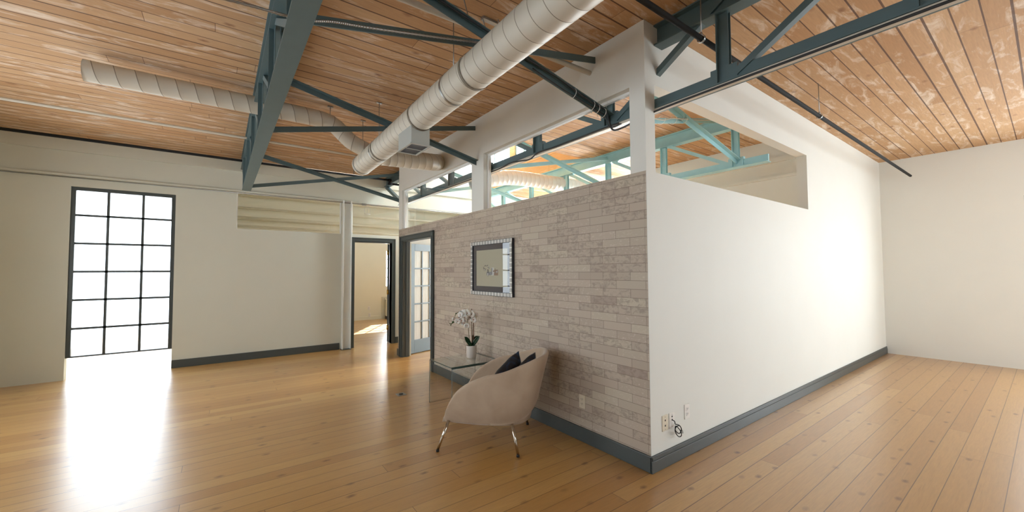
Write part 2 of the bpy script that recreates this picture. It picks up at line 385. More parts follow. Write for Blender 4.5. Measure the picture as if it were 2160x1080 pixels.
# window linings in the partition
def frame_rect(bm, axis, pos, d, a0, a1, z0, z1, t):
    def b(p, q, r_, s):
        if axis == 'x': bx(bm, pos, pos+d, p, q, r_, s)
        else: bx(bm, p, q, pos, pos+d, r_, s)
    b(a0, a1, z0, z0+t*.4); b(a0, a1, z1-t, z1); b(a0, a0+t, z0+t*.4, z1-t); b(a1-t, a1, z0+t*.4, z1-t)
m_trimw = paint('bright_trim_white', s2l(236, 236, 234), .02, .5)
w1 = thing('window_1', 'wide unglazed high opening above the picture and armchair', 'window', kind='structure')
bm = N(); frame_rect(bm, 'x', .06, .03, .14, 2.32, PT, HD, .022); obj('window_frame', bm, m_trimw, w1)
w2 = thing('window_2', 'glazed high opening above the glazed door', 'window', kind='structure')
bm = N(); frame_rect(bm, 'x', .04, .035, 2.605, 5.055, PT, HD, .025); obj('window_frame', bm, m_trimw, w2)
bm = N(); bx(bm, .055, .061, 2.63, 5.03, PT+.01, HD-.025); obj('pane', bm, m_glass, w2)
# far transoms
w3 = thing('window_3', 'high fixed glass pane left of the white column', 'window', kind='structure')
bm = N(); frame_rect(bm, 'y', FY+.03, .04, -2.4, -.70, 2.25, 2.9, .018); obj('window_frame', bm, m_trimw, w3)
bm = N(); bx(bm, -2.38, -.72, FY+.045, FY+.051, 2.258, 2.882); obj('pane', bm, m_glass, w3)
w4 = thing('window_4', 'long high fixed glass above the far doorway', 'window', kind='structure')
bm = N(); frame_rect(bm, 'y', FY+.03, .04, -.50, 7.05, 2.25, 2.9, .018); obj('window_frame', bm, m_trimw, w4)
bm = N(); bx(bm, -.482, 7.03, FY+.045, FY+.051, 2.258, 2.882); obj('pane', bm, m_glass, w4)
# ledge rail above transoms
bm = N(); bx(bm, -5.25, 7.05, FY-.045, FY, 2.885, 2.915); struct('trim_3', bm, m_beige, 'narrow rail over the far glazing', 'trim', bevel=.003)
bm = N(); tube(bm, [(-5.2, FY-.055, 2.865), (7.0, FY-.055, 2.865)], .008, 8); bx(bm, -.32, -.24, FY-.075, FY-.035, 2.845, 2.885)
tag(obj('wall_conduit', bm, m_galv), 'thin grey conduit with a small clip under the far rail', 'conduit')

# clerestory windows
def gridwin(name, label, axis, pos, a0, a1, z0, z1, nx, nz, mf, fw=.05, mw=.022, depth=.05, cat='window'):
    w_ = thing(name, label, cat, kind='structure'); bm = N()
    frame_rect(bm, axis, pos, depth, a0, a1, z0, z1, fw)
    for i in range(1, nx):
        q = a0 + (a1-a0)*i/nx
        bx(bm, *((pos+.01, pos+depth-.01, q-mw/2, q+mw/2) if axis == 'x' else (q-mw/2, q+mw/2, pos+.01, pos+depth-.01)), z0+fw*.4, z1-fw)
    for i in range(1, nz):
        q = z0 + (z1-z0)*i/nz
        bx(bm, *((pos+.01, pos+depth-.01, a0+fw, a1-fw) if axis == 'x' else (a0+fw, a1-fw, pos+.01, pos+depth-.01)), q-mw/2, q+mw/2)
    obj('window_frame', bm, mf, w_)
    bm = N(); mid = pos+depth/2
    bx(bm, *((mid-.003, mid+.003, a0+fw*.6, a1-fw*.6) if axis == 'x' else (a0+fw*.6, a1-fw*.6, mid-.003, mid+.003)), z0+fw*.3, z1-fw*.6)
    obj('pane', bm, m_glass, w_); return w_
gridwin('window_5', 'farther roof window with thin blue bars, blazing with daylight', 'x', MX+.03, 5.30, 6.30, 3.90, 4.62, 3, 1, m_steel_lit, .04, .03)
gridwin('window_6', 'nearer roof window with thin blue bars beside a wooden strip', 'x', MX+.03, 4.25, 5.12, 3.90, 4.62, 3, 1, m_steel_lit, .04, .03)
gridwin('window_7', 'sunny window in the back wall of the far room', 'y', 10.98, 1.70, 3.5, 1.03, 2.2, 5, 4, m_whitepl, .03, .03)
gridwin('window_8', 'tall barred window at the far end of the open room', 'y', FY+.03, -4.35, -3.2, .3, 2.75, 3, 6, m_slate, .05, .03)
gridwin('window_9', 'rear window nearest the corner', 'y', -5.16, .6, 2.2, .75, 2.75, 4, 5, m_slate)
gridwin('window_10', 'middle rear window', 'y', -5.16, 2.6, 4.2, .75, 2.75, 4, 5, m_slate)
gridwin('window_11', 'rear window nearest the end wall', 'y', -5.16, 4.6, 6.2, .75, 2.75, 4, 5, m_slate)
gridwin('window_12', 'side window nearest the rear', 'x', -5.36, -2.6, -.2, .8, 2.7, 5, 4, m_slate)
gridwin('window_13', 'middle side window', 'x', -5.36, .3, 2.2, .8, 2.7, 4, 4, m_slate)
gridwin('window_14', 'side window nearest the far wall', 'x', -5.36, 2.7, 4.6, .8, 2.7, 4, 4, m_slate)
gridwin('window_15', 'window at the end of the right-hand corridor', 'x', 7.08, -4.0, -1.6, .8, 2.6, 5, 4, m_slate)
gridwin('window_16', 'window in the end wall of the back room', 'x', 7.08, 3.3, 5.9, 1.0, 2.6, 5, 4, m_slate)

# ------------------------------------------------------------------ doors
# door_1: far doorway with slate architrave, leaf folded into the far room
d1 = thing('door_1', 'far open doorway with slate blue frame leading to the sunny room', 'door', (0, 0, 0), kind='structure')
bm = N(); cw = .075
for s, a in ((-1, -.446), (1, .31)):
    x0, x1 = (a-cw, a) if s < 0 else (a, a+cw)
    bx(bm, x0, x1, FY-.022, FY, 0, 2.12+cw)
    xi = (a-.03, a) if s < 0 else (a, a+.03); bx(bm, xi[0], xi[1], FY-.012, FY+.13, 0, 2.12)
    xo = (x0, x0+.014) if s < 0 else (x1-.014, x1); bx(bm, xo[0], xo[1], FY-.032, FY-.022, 0, 2.12+cw)
bx(bm, -.446, .31, FY-.022, FY, 2.12, 2.12+cw); bx(bm, -.446, .31, FY-.012, FY+.13, 2.10, 2.12); bx(bm, -.446-cw, .31+cw, FY-.032, FY-.022, 2.181, 2.195)
obj('door_frame', bm, m_slate, d1, .002)
LFM = Matrix.Translation((.309, FY+.135, 0)) @ Matrix.Rotation(-.375, 4, 'Z') @ Matrix.Translation((-.302, -(FY+.135), 0))
bm = N(); bx(bm, .262, .302, FY+.135, FY+.88, .02, 2.09); bm.transform(LFM); lf = obj('door_leaf', bm, m_slate, d1, .003)
for z in (.27, 1.02, 1.86):
    bm = N(); bx(bm, .258, .300, FY+.1315, FY+.1345, z, z+.10); tube(bm, [(.279, FY+.130, z), (.279, FY+.130, z+.10)], .007, 8); obj('hinge', bm, m_brass, lf)
# door_2: opening in the partition with slate casing and a glazed leaf
d2 = thing('door_2', 'doorway in the papered partition with slate casing and open glazed leaf', 'door', kind='structure')
bm = N(); cw = .1
for s, a in ((-1, DY0), (1, DY1)):
    y0, y1 = (a-cw, a) if s < 0 else (a, a+cw)
    bx(bm, -.02, 0, y0, y1, 0, DZ+cw*.75)
    yo = (y0, y0+.02) if s < 0 else (y1-.02, y1); bx(bm, -.032, -.02, yo[0], yo[1], 0, DZ+cw*.75)
    yi = (y0+.06, y0+.075) if s < 0 else (y1-.075, y1-.06); bx(bm, -.026, -.02, yi[0], yi[1], 0, DZ)
    yj = (a-.0, a+.02) if s < 0 else (a-.02, a); bx(bm, -.01, WT+.005, yj[0], yj[1], 0, DZ)
    ys = (a+.02, a+.032) if s < 0 else (a-.032, a-.02); bx(bm, .05, .08, ys[0], ys[1], 0, DZ-.02)
    bx(bm, WT, WT+.018, y0, y1, 0, DZ+cw*.75)
bx(bm, -.02, 0, DY0, DY1, DZ, DZ+cw*.75); bx(bm, -.032, -.02, DY0-cw, DY1+cw, DZ+cw*.75-.02, DZ+cw*.75); bx(bm, -.01, WT+.005, DY0, DY1, DZ-.02, DZ)
bx(bm, WT, WT+.018, DY0, DY1, DZ, DZ+cw*.75)
obj('door_frame', bm, m_slate, d2, .002)
# leaf: hinge near (0.17, 5.10) swung back to ~ (1.05, 5.30)
LW, LH, LT = .80, 2.0, .038
leaf_loc = Vector((.172, 5.105, .012)); ang = math.atan2(.17, .508)
Rm = Matrix.Translation(leaf_loc) @ Matrix.Rotation(ang, 4, 'Z')
def leafobj(name, bm, m, parent, bev=0):
    bm.transform(Rm); return obj(name, bm, m, parent, bev)
sl, bt, tp = .115, .24, .125
bm = N(); bx(bm, 0, sl, 0, LT, 0, LH); bx(bm, LW-sl, LW, 0, LT, 0, LH); bx(bm, sl, LW-sl, 0, LT, 0, bt); bx(bm, sl, LW-sl, 0, LT, LH-tp, LH)
NXP, NZP = 3, 5
for i in range(1, NXP):
    q = sl+(LW-2*sl)*i/NXP; bx(bm, q-.012, q+.012, .004, LT-.004, bt, LH-tp)
for i in range(1, NZP):
    q = bt+(LH-tp-bt)*i/NZP; bx(bm, sl, LW-sl, .004, LT-.004, q-.012, q+.012)
leaf = leafobj('door_leaf', bm, m_door, d2, .003)
for i in range(NXP):
    for j in range(NZP):
        bm = N(); a = sl+(LW-2*sl)*i/NXP; b_ = sl+(LW-2*sl)*(i+1)/NXP; z0 = bt+(LH-tp-bt)*j/NZP; z1 = bt+(LH-tp-bt)*(j+1)/NZP
        bx(bm, a+.012*(i > 0), b_-.012*(i < NXP-1), LT/2-.003, LT/2+.003, z0+.012*(j > 0), z1-.012*(j < NZP-1)); leafobj('pane', bm, m_frost, leaf)
bm = N(); bx(bm, .135, .172, 5.03, 5.10, 0, 2.03); obj('door_jamb', bm, m_beige, d2, .003)
for z in (.25, 1.0, 1.75):
    bm = N(); tube(bm, [(.166, 5.1, z), (.166, 5.1, z+.09)], .008, 8); obj('hinge', bm, m_galv, d2)

# ------------------------------------------------------------------ steel
def truss(name, label, x, m, y0, y1, posts, zb=2.78, yb=5.60):
    root = thing(name, label, 'truss', (x, y0, zb), 'steel roof trusses')
    bm = N(); bx(bm, x-.006, x+.006, y0, y1, 3.29, ZC-.012); bx(bm, x-.055, x+.055, y0, y1, ZC-.012, ZC-.001); bx(bm, x-.055, x+.055, y0, y1, 3.278, 3.29)
    obj('top_chord', bm, m, root)
    bm = N(); bx(bm, x-.014, x+.014, y0, yb, zb, zb+.088); bx(bm, x-.058, x+.058, y0, yb, zb-.004, zb+.006)
    obj('bottom_chord', bm, m, root)
    for i, y in enumerate(posts):
        bm = N()
        for s in (-1, 1):
            bx(bm, x+s*.016-(.004 if s < 0 else 0), x+s*.016+(.004 if s > 0 else 0), y-.035, y+.035, zb+.01, 3.278)
            bx(bm, *((x-.052, x-.02) if s < 0 else (x+.02, x+.052)), y+.030, y+.036, zb+.01, 3.278)
        obj('post', bm, m, root)
        bm = N(); bx(bm, x-.024, x+.024, y-.09, y+.09, zb-.002, zb+.12); obj('gusset_plate', bm, m, root)
        ups = ([1] if y > 0 else [-1]) + ([-1] if abs(y-.48) < .01 and posts[0] < 0 else [])
        for dr in ups:
            ye = y + dr*(.93 if dr > 0 else 1.05)
            if ye > y1 or ye < y0: continue
            if y > 5: continue
            bm = N(); bar(bm, (x, y+dr*.06, zb+.04), (x, ye, 3.29 if dr > 0 else 3.42), .045, .05, (1, 0, 0)); obj('diagonal', bm, m, root)
    bm = N(); bar(bm, (x, 5.56, zb+.06), (x, 6.40, 3.27), .06, .06, (1, 0, 0)); obj('end_strut', bm, m, root)
    localise(root); return root
J = [.48, 1.475, 2.50, 3.49, 4.52, 5.53]
truss('roof_truss', 'dark teal steel truss running just behind the papered partition', .182, m_steel, -4.9, FY, [-2.5, -1.5, -.52]+J)
truss('roof_truss', 'daylight-pale teal steel truss deeper inside the back room', 2.575, m_steel_lit, .12, FY, J)
truss('roof_truss', 'teal steel truss over the open room, cut by the upper left corner', -2.30, m_steel, -4.9, FY, [-2.5, -1.5, -.52]+J)

def xbrace(label, y, xa, xb, m, zlo=2.845, zhi=3.375, cable=None):
    root = thing('cross_brace', label, 'brace', ((xa+xb)/2, y, (zlo+zhi)/2), 'cross braces between the trusses')
    for k, (za, zb_) in enumerate(((zhi, zlo), (zlo, zhi))):
        bm = N(); yo = y + (.012 if k else -.012)
        bar(bm, (xa, yo, za), (xb, yo, zb_), .055, .008); a = Vector((xa, yo, za)); b_ = Vector((xb, yo, zb_))
        v = (b_-a).normalized().cross(Vector((0, 1, 0))); v = v if v.z > 0 else -v
        bar(bm, a+v*.025+Vector((0, (.025 if k else -.025), 0)), b_+v*.025+Vector((0, (.025 if k else -.025), 0)), .006, .05)
        obj('brace_bar', bm, m, root)
    localise(root); return root
xbrace('teal crossed braces nearest the camera, passing over the big duct', .48, -2.27, .17, m_steel)
xbrace('teal crossed braces halfway along, meeting the wall beside the post between openings', 2.505, -2.27, .17, m_steel)
xbrace('teal crossed braces in front of the far beige wall', 5.55, -2.27, .17, m_steel)
xbrace('daylight-pale teal crossed braces in the back room, nearest the corner', .48, .19, 2.56, m_steel_lit)
xbrace('daylight-pale teal crossed braces in the back room, behind the wide opening', 2.505, .19, 2.56, m_steel_lit)
xbrace('daylight-pale teal crossed braces in the back room by the roof windows', 4.53, .19, 2.56, m_steel_lit)

# ------------------------------------------------------------------ ducts and pipes
def spiral(path, R, pitch=.115, m=48, n=6, seam=.0008):
    """spiral-seamed round duct swept along a polyline"""
    P = [Vector(p) for p in path]; L = [0]
    for a, b_ in zip(P, P[1:]): L.append(L[-1]+(b_-a).length)
    fr = frames(P); T = L[-1]
    def at(s):
        s = max(0, min(T, s)); i = 0
        while i < len(L)-2 and L[i+1] < s: i += 1
        q = (s-L[i])/(L[i+1]-L[i]); A, B = fr[i], fr[i+1]
        return A[0].lerp(B[0], q), A[2].lerp(B[2], q).normalized(), A[3].lerp(B[3], q).normalized()
    # offsets inside one pitch: flat, groove edge, groove, edge, flat
    offs = [0, .02, .04, .5]; n = len(offs); cnt = int(T/pitch)+2
    bm = N(); G = []
    for i in range(-n, cnt*n+1):
        base = (i//n)*pitch + offs[i % n]*pitch; row_ = []
        for k in range(m):
            s = base + pitch*k/m; p, a, b_ = at(s); RR = R + (seam if i % n == 1 else 0)
            th = 2*math.pi*k/m; row_.append(bm.verts.new(p + a*RR*math.cos(th) + b_*RR*math.sin(th)))
        G.append(row_)
    for i in range(len(G)-1):
        for k in range(m):
            if k < m-1: q = (G[i][k], G[i][k+1], G[i+1][k+1], G[i+1][k])
            else:
                if i+n+1 >= len(G)+0: continue
                q = (G[i][k], G[i+n][0], G[i+n+1][0], G[i+1][k])
            if (q[0].co-q[2].co).length < 1e-5 and (q[1].co-q[3].co).length < 1e-5: continue
            fc = bm.faces.new(q); fc.smooth = True; fc.material_index = 1 if (i % n) in (0, 1) else 0
    return bm
DX, DZc, DR = -1.19, 2.912, .124
duct = thing('air_duct', 'large off-white spiral air duct crossing the board ceiling diagonally in view', 'duct', (DX, 0, DZc))
A0, A1 = Vector((-1.252, -4.9, 2.957)), Vector((-1.155, 3.42, 2.877))
bm = spiral([A0, A1], DR); tb = obj('main_tube', bm, [m_duct, m_ductseam], duct)
bm = N(); d = (A1-A0).normalized()
tube(bm, [A1-d*.03, A1+d*.0, A1+d*.012, A1+d*.018], [DR+.002, DR+.002, DR*.93, DR*.8], 48); obj('end_cap', bm, m_duct, duct)
bm = spiral(catmull([(-1.06, 3.14, 2.955), (-.8, 3.17, 2.975), (-.5, 3.20, 2.995), (-.30, 3.25, 3.02), (-.16, 3.36, 3.06), (-.06, 3.50, 3.11), (.05, 3.66, 3.15)], 6), .115, .10); obj('branch_tube', bm, [m_duct, m_ductseam], duct)
bm = spiral(catmull([(-1.13, 3.10, 2.965), (-1.27, 3.12, 3.02), (-1.38, 3.13, 3.075), (-1.47, 3.14, 3.16), (-1.57, 3.14, 3.235), (-1.72, 3.14, 3.27), (-2.2, 3.14, 3.275), (-3.6, 3.14, 3.275)], 6), .092, .14); obj('branch_tube', bm, [m_duct, m_ductseam], duct)
# band collars
for yb in (2.62, 1.50, .55):
    q = (yb-A0.y)/(A1.y-A0.y); c_ = A0.lerp(A1, q); bm = N()
    tube(bm, [c_-d*.012, c_+d*.012], DR+.006, 48, caps=False); obj('collar', bm, m_ductseam, duct)
# supply plenum with grille
gx0, gx1, gy0, gy1, gz = -1.275, -1.075, 1.50, 1.84, 2.635
bm = N(); bx(bm, gx0+.012, gx1-.012, gy0+.012, gy1-.012, gz+.01, 2.86); pl = obj('plenum_box', bm, m_grey, duct, .002)
bm = N()
bx(bm, gx0, gx1, gy0, gy0+.022, gz, gz+.012); bx(bm, gx0, gx1, gy1-.022, gy1, gz, gz+.012); bx(bm, gx0, gx0+.02, gy0+.022, gy1-.022, gz, gz+.012); bx(bm, gx1-.02, gx1, gy0+.022, gy1-.022, gz, gz+.012)
bx(bm, gx0+.018, gx1-.018, (gy0+gy1)/2-.005, (gy0+gy1)/2+.005, gz+.001, gz+.008); obj('grille_frame', bm, m_grey, pl, .002)
bm = N(); bx(bm, gx0+.018, gx1-.018, gy0+.02, gy1-.02, gz+.006, gz+.009); obj('grille_mesh', bm, m_mesh, pl)
for x_, y_ in ((-1.19, .86), (-1.17, 2.70), (-1.165, 3.36), (-1.6, 3.14)):
    bm = N(); zt = 3.03 if x_ > -1.5 else 3.33
    tube(bm, [(x_, y_, zt-.03), (x_, y_, ZC)], .004, 6); bx(bm, x_-.03, x_+.03, y_-.012, y_+.012, ZC-.012, ZC-.001)
    if x_ > -1.5:
        q = (y_-A0.y)/(A1.y-A0.y); c_ = A0.lerp(A1, q); tube(bm, [c_-d*.01, c_+d*.01], DR+.004, 40, caps=False)
    obj('hanger_rod', bm, m_galv, duct)
localise(duct)

bd = thing('air_duct', 'bright white spiral duct hanging in the back room under the roof windows', 'duct', (3, 3.62, 3.15))
bm = spiral(catmull([(.62, 3.66, 2.93), (.95, 3.62, 3.02), (1.3, 3.62, 3.09), (1.6, 3.62, 3.115), (2.2, 3.62, 3.13), (3.0, 3.62, 3.15), (7.0, 3.62, 3.22)], 6), .125, .10); obj('main_tube', bm, [m_trimw, m_duct], bd)
localise(bd)

def pipe(name, label, cat, pts, rad, m, group=None, seg=12, curve=True):
    bm = N(); tube(bm, catmull(pts, 10) if curve else pts, rad, seg); return tag(obj(name, bm, m), label, cat, group)
sp = thing('sprinkler_pipe', 'black sprinkler pipe in a ring hanger at the upper right corner', 'pipe', (-.3, -.43, 3.1))
bm = N(); tube(bm, [(-5.2, -.43, 3.10), (6.9, -.43, 3.10)], .019, 16); obj('pipe_run', bm, m_black, sp)
for x_ in (.045, 2.4, -2.9):
    bm = N(); ring = [(x_, -.43+.026*math.cos(a), 3.10+.026*math.sin(a)) for a in [i*math.pi/10 for i in range(21)]]
    for a, b_ in zip(ring, ring[1:]): bar(bm, a, b_, .003, .018, (1, 0, 0))
    tube(bm, [(x_, -.43, 3.125), (x_, -.43, ZC)], .004, 8); lathe(bm, [(.009, 0), (.009, .016)], 6, (x_, -.43, 3.126)); obj('ring_hanger', bm, m_galv, sp)
localise(sp)
pipe('ceiling_pipe', 'white painted pipe ending in the upper wall beside the teal brace', 'pipe', [(-5.2, .66, 3.25), (-1.5, .592, 3.25), (.03, .553, 3.25)], .021, m_duct)
pipe('ceiling_pipe', 'white painted pipe under the far left ceiling boards', 'pipe', [(-5.2, 4.62, 3.33), (-.7, 4.62, 3.33)], .018, m_duct)
fp = thing('sprinkler_pipe', 'black pipe with silver hanger and elbow near the far wall', 'pipe', (-.5, 6.0, 3.34))
bm = N(); tube(bm, [(-5.2, 6.0, 3.335), (.10, 6.0, 3.335)], .021, 14); tube(bm, [(.09, 5.99, 3.325), (.0, 5.66, 3.19)], .018, 14); tube(bm, [(-.01, 5.66, 3.19), (.9, 5.66, 3.19)], .019, 14)
obj('pipe_run', bm, m_black, fp)
for p_ in ((.10, 6.0, 3.335), (-.005, 5.66, 3.19)):
    bm = N(); tube(bm, [(p_[0]-.035, p_[1], p_[2]), (p_[0]+.03, p_[1], p_[2])], .028, 14); obj('elbow', bm, m_black, fp)
bm = N(); tube(bm, [(-.59, 6.0, 3.29), (-.59, 6.0, ZC)], .008, 8); bx(bm, -.61, -.57, 5.975, 6.025, 3.26, 3.30); obj('pipe_hanger', bm, m_galv, fp)
localise(fp)
# flexible metal conduit along the near brace
pts = catmull([(-3.3, .42, 2.70), (-2.6, .42, 2.77), (-2.3, .43, 2.80), (-2.14, .43, 2.845), (-1.95, .435, 2.885), (-1.6, .44, 2.965), (-1.25, .44, 3.045), (-.95, .44, 3.11)], 60)
bm = N(); tube(bm, pts, [.0075 if i % 4 < 2 else .006 for i in range(len(pts))], 10)
tag(obj('flexible_conduit', bm, m_galv), 'ribbed flexible metal conduit sagging along the near teal brace', 'conduit')
def zofA(x): return 3.375 + (2.845-3.375)*(x+2.27)/2.44
cb = thing('electric_cable', 'dark cable tied along the near brace into the wide opening', 'cable', (-.3, .44, 3.0))
bm = N(); tube(bm, catmull([(x, .435, zofA(x)+.02+.008*math.sin(x*9)) for x in (-1.9, -1.5, -1.1, -.8, -.5, -.3, -.12, .0, .07)] + [(.10, .43, 2.80), (.115, .40, 2.72), (.118, .3, 2.71), (.115, .1, 2.735), (.115, -.2, 2.75), (.115, -1.2, 2.75), (.115, -3, 2.75)], 8), .008, 8); obj('cable_run', bm, m_cable, cb)
bm = N(); tube(bm, catmull([(x, .44, zofA(x)-.03+.006*math.cos(x*7)) for x in (-.75, -.5, -.3, -.12, .0, .06)] + [(.09, .43, 2.76), (.10, .38, 2.735), (.10, .3, 2.74)], 8), .005, 8); obj('cable_run', bm, m_cable, cb)
for x_ in (-.32, -.10, -.04, .04):
    bm = N(); z_ = zofA(x_); ring = [(x_, .46+.05*math.cos(a), z_-.004+.042*math.sin(a)) for a in [i*math.pi/8 for i in range(17)]]
    for a, b_ in zip(ring, ring[1:]): bar(bm, a, b_, .002, .004, (1, 0, 0))
    tube(bm, [(x_, .41, z_+.03), (x_+.01, .40, z_+.075)], .0015, 5); obj('zip_tie', bm, m_zip, cb)
localise(cb)
bm = N(); tube(bm, catmull([(.115, .34, 2.76), (.115, .6, 2.765), (.115, 1.1, 2.76), (.115, 1.40, 2.77), (.115, 1.56, 2.73), (.115, 1.9, 2.77), (.12, 2.3, 2.75), (.12, 4, 2.76), (.12, 5.5, 2.77)], 8), .008, 8)
tag(obj('electric_cable', bm, m_cable), 'dark cable running under the bottom edge of the dark truss', 'cable')
bm = N(); bx(bm, .13, .17, -4.8, 5.5, 2.752, 2.774); tag(obj('cable_tray', bm, m_duct), 'pale narrow raceway fixed under the dark truss', 'raceway')
cb2 = thing('electric_cable', 'pale cable tied to the level brace seen in the right opening', 'cable', (1.2, .46, 3.0))
bm = N(); tube(bm, catmull([(.2, .45, 2.90), (.5, .45, 2.93), (.8, .45, 2.99), (.95, .45, 3.01), (1.1, .45, 3.06), (1.3, .45, 3.10), (1.8, .45, 3.2), (2.5, .45, 3.37)], 8), .006, 8); obj('cable_run', bm, m_duct, cb2)
for x_ in (.95, 1.16, 1.30, 1.36):
    bm = N(); z_ = 2.845+.53*(x_-.19)/2.37 if x_ < 1.25 else 3.375-.53*(x_-.19)/2.37
    ring = [(x_, .47+.045*math.cos(a), z_+.042*math.sin(a)) for a in [i*math.pi/8 for i in range(17)]]
    for a, b_ in zip(ring, ring[1:]): bar(bm, a, b_, .002, .004, (1, 0, 0))
    obj('zip_tie', bm, m_zip, cb2)
localise(cb2)
# ceiling bracket with hanging straps
br = thing('ceiling_bracket', 'small metal junction bracket with curled wires on the ceiling boards', 'bracket', (-1.0, .70, ZC))
bm = N(); bx(bm, -1.03, -.90, .68, .72, ZC-.02, ZC-.001); obj('plate', bm, m_galv, br)
for px_, py_ in ((-1.03, .70), (-.91, .66), (-1.25, .60)):
    bm = N(); tube(bm, catmull([(px_, py_, ZC), (px_+.02, py_, ZC-.06), (px_+.03, py_-.01, ZC-.14), (px_+.01, py_+.02, ZC-.2)], 6), .005, 6); obj('wire', bm, m_galv, br)
localise(br)

# ------------------------------------------------------------------ steel column on the far wall
col = thing('steel_column', 'white painted steel column standing against the far wall left of the doorway', 'column', (-.605, 6.40, 0))
bm = N(); bx(bm, -.69, -.675, 6.33, 6.445, 0, 2.9); bx(bm, -.545, -.53, 6.33, 6.445, 0, 2.9); bx(bm, -.675, -.545, 6.40, 6.41, 0, 2.9); obj('shaft', bm, m_wall, col, .002)
bm = N(); bx(bm, -.70, -.52, 6.31, 6.445, 0, .012); obj('base_plate', bm, m_slate, col)
localise(col)

# ------------------------------------------------------------------ sockets
def plate(label, kind, c, nrm, m=m_whitepl, group='wall sockets'):
    """kind: duplex, jack, data, decora; nrm '-x' or '-y'"""
    root = thing('wall_socket', label, 'socket', c, group)
    def b(bm, u0, u1, z0, z1, d0, d1):
        if nrm == '-x': bx(bm, -d1, -d0, u0, u1, z0, z1)
        else: bx(bm, u0, u1, -d1, -d0, z0, z1)
    bm = N(); b(bm, -.036, .036, -.059, .059, 0, .006); obj('cover_plate', bm, m, root, .002); bm = N()
    bm.free()
    if kind == 'duplex':
        for zc in (.02, -.02):
            bm = N(); b(bm, -.015, .015, zc-.014, zc+.014, .006, .009); k_ = len(bm.faces)
            b(bm, -.008, -.005, zc-.002, zc+.008, .0088, .0095); b(bm, .005, .008, zc-.002, zc+.008, .0088, .0095); b(bm, -.002, .002, zc-.010, zc-.006, .0088, .0095)
            bm.faces.ensure_lookup_table()
            for fc in bm.faces[k_:]: fc.material_index = 1
            obj('receptacle', bm, [m, m_dark], root)
    else:
        for zc in ((.02, -.02) if kind == 'jack' else (.03, .005)):
            bm = N(); b(bm, -.006, .006, zc-.006, zc+.006, .006, .0075); obj('jack_opening', bm, m_dark, root)
        for zc in (.046, -.046):
            bm = N(); b(bm, -.002, .002, zc-.002, zc+.002, .006, .0075); obj('screw', bm, m_dark, root)
    return root
plate('ivory double jack plate nearest the corner of the white wall', 'jack', (.175, -.004, .327), '-y', m_ivory)
plate('white data plate with the black cable plugged in', 'data', (.268, -.004, .327), '-y')
plate('white power socket to the right of the coiled black cable on the white wall', 'duplex', (.487, -.004, .350), '-y')
plate('beige power socket on the brick wallpaper right of the armchair', 'duplex', (0, .69, .345), '-x', m_ivory)
plate('white socket plate halfway up the cream far room wall', 'jack', (1.18, 10.95, .36), '-y')
plate('small white socket just above the cream far room baseboard', 'jack', (1.20, 10.935, .15), '-y')
cbl = thing('network_cable', 'short black network cable coiled and hanging from the white data plate', 'cable', (.27, -.02, .32))
pts = [(.268, -.012, .330), (.268, -.03, .325), (.270, -.035, .305), (.285, -.04, .300), (.315, -.045, .285), (.335, -.045, .255), (.325, -.04, .225), (.295, -.04, .232), (.262, -.04, .262), (.262, -.042, .292), (.285, -.045, .28), (.315, -.05, .245), (.325, -.052, .212), (.30, -.05, .205), (.270, -.048, .225), (.250, -.045, .26), (.262, -.045, .285), (.30, -.048, .29), (.333, -.045, .265), (.348, -.04, .24)]
bm = N(); tube(bm, catmull(pts, 8), .0035, 8); obj('cable_run', bm, m_black, cbl)
bm = N(); obox(bm, (.356, -.04, .228), Vector((.45, 0, -.9)).normalized(), Vector((0, 1, 0)), Vector((.9, 0, .45)).normalized(), .013, .006, .006); obj('plug', bm, m_galv, cbl)
localise(cbl)
fb = thing('floor_socket', 'small metal floor box cover set in the planks left of the glass table', 'floor socket', (-.797, 2.955, 0))
bm = N(); bx(bm, -.052, .052, -.057, .057, 0, .005); obj('cover_plate', bm, m_galv, fb, .002)
bm = N(); lathe(bm, [(.026, .005), (.026, .009), (.02, .011)], 24); obj('screw_cap', bm, m_dark, fb)

# ------------------------------------------------------------------ radiator, far room bits
rad = thing('radiator', 'cream ribbed radiator under the far room window', 'radiator', (1.9, 10.84, 0))
for i in range(9):
    bm = N(); x_ = -.2+i*.07; bx(bm, x_-.025, x_+.025, -.06, .06, .09, .62); bx(bm, x_-.018, x_+.018, -.07, .07, .16, .55)
    obj('rib', bm, m_far, rad, .012)
for x_ in (-.2, .36):
    bm = N(); bx(bm, x_-.025, x_+.025, -.045, .045, 0, .10); obj('foot', bm, m_dark, rad)
bm = N(); bx(bm, -.27, -.235, -.03, .03, .62, .66); bx(bm, -.32, .4, .085, .105, .0, .70); obj('back_panel', bm, m_beige, rad)
for i, z in enumerate((3.56, 3.20, 2.93, 2.72)):
    bm = N(); tube(bm, [(-2.9, 10.75-.02*i, z), (7.0, 10.75-.02*i, z)], (.045, .03, .05, .03)[i], 12)
    tag(obj('wall_pipe', bm, m_far), ('cream pipe highest on the far room wall', 'thin cream pipe second from the top on the far room wall', 'thick cream pipe third from the top on the far room wall', 'lowest cream pipe on the far room wall')[i], 'pipe', 'pipes on the far room wall')
def wire_hanger(x_, y_, z_, label):
    bm = N(); tube(bm, catmull([(x_-.07, y_, z_-.17), (x_-.07, y_, z_-.04), (x_-.04, y_, z_), (x_+.04, y_, z_), (x_+.07, y_, z_-.04), (x_+.07, y_, z_-.17)], 5), .006, 8)
    tube(bm, [(x_-.08, y_, z_-.17), (x_+.08, y_, z_-.17)], .012, 8); tube(bm, [(x_, y_, z_-.17), (x_, y_, 3.9)], .005, 6)
    tag(obj('pipe_hanger', bm, m_whitepl), label, 'hanger', 'hangers beyond the far glass')
wire_hanger(-.17, 8.4, 3.12, 'pale wire loop hanger beyond the far glass, nearest the column')
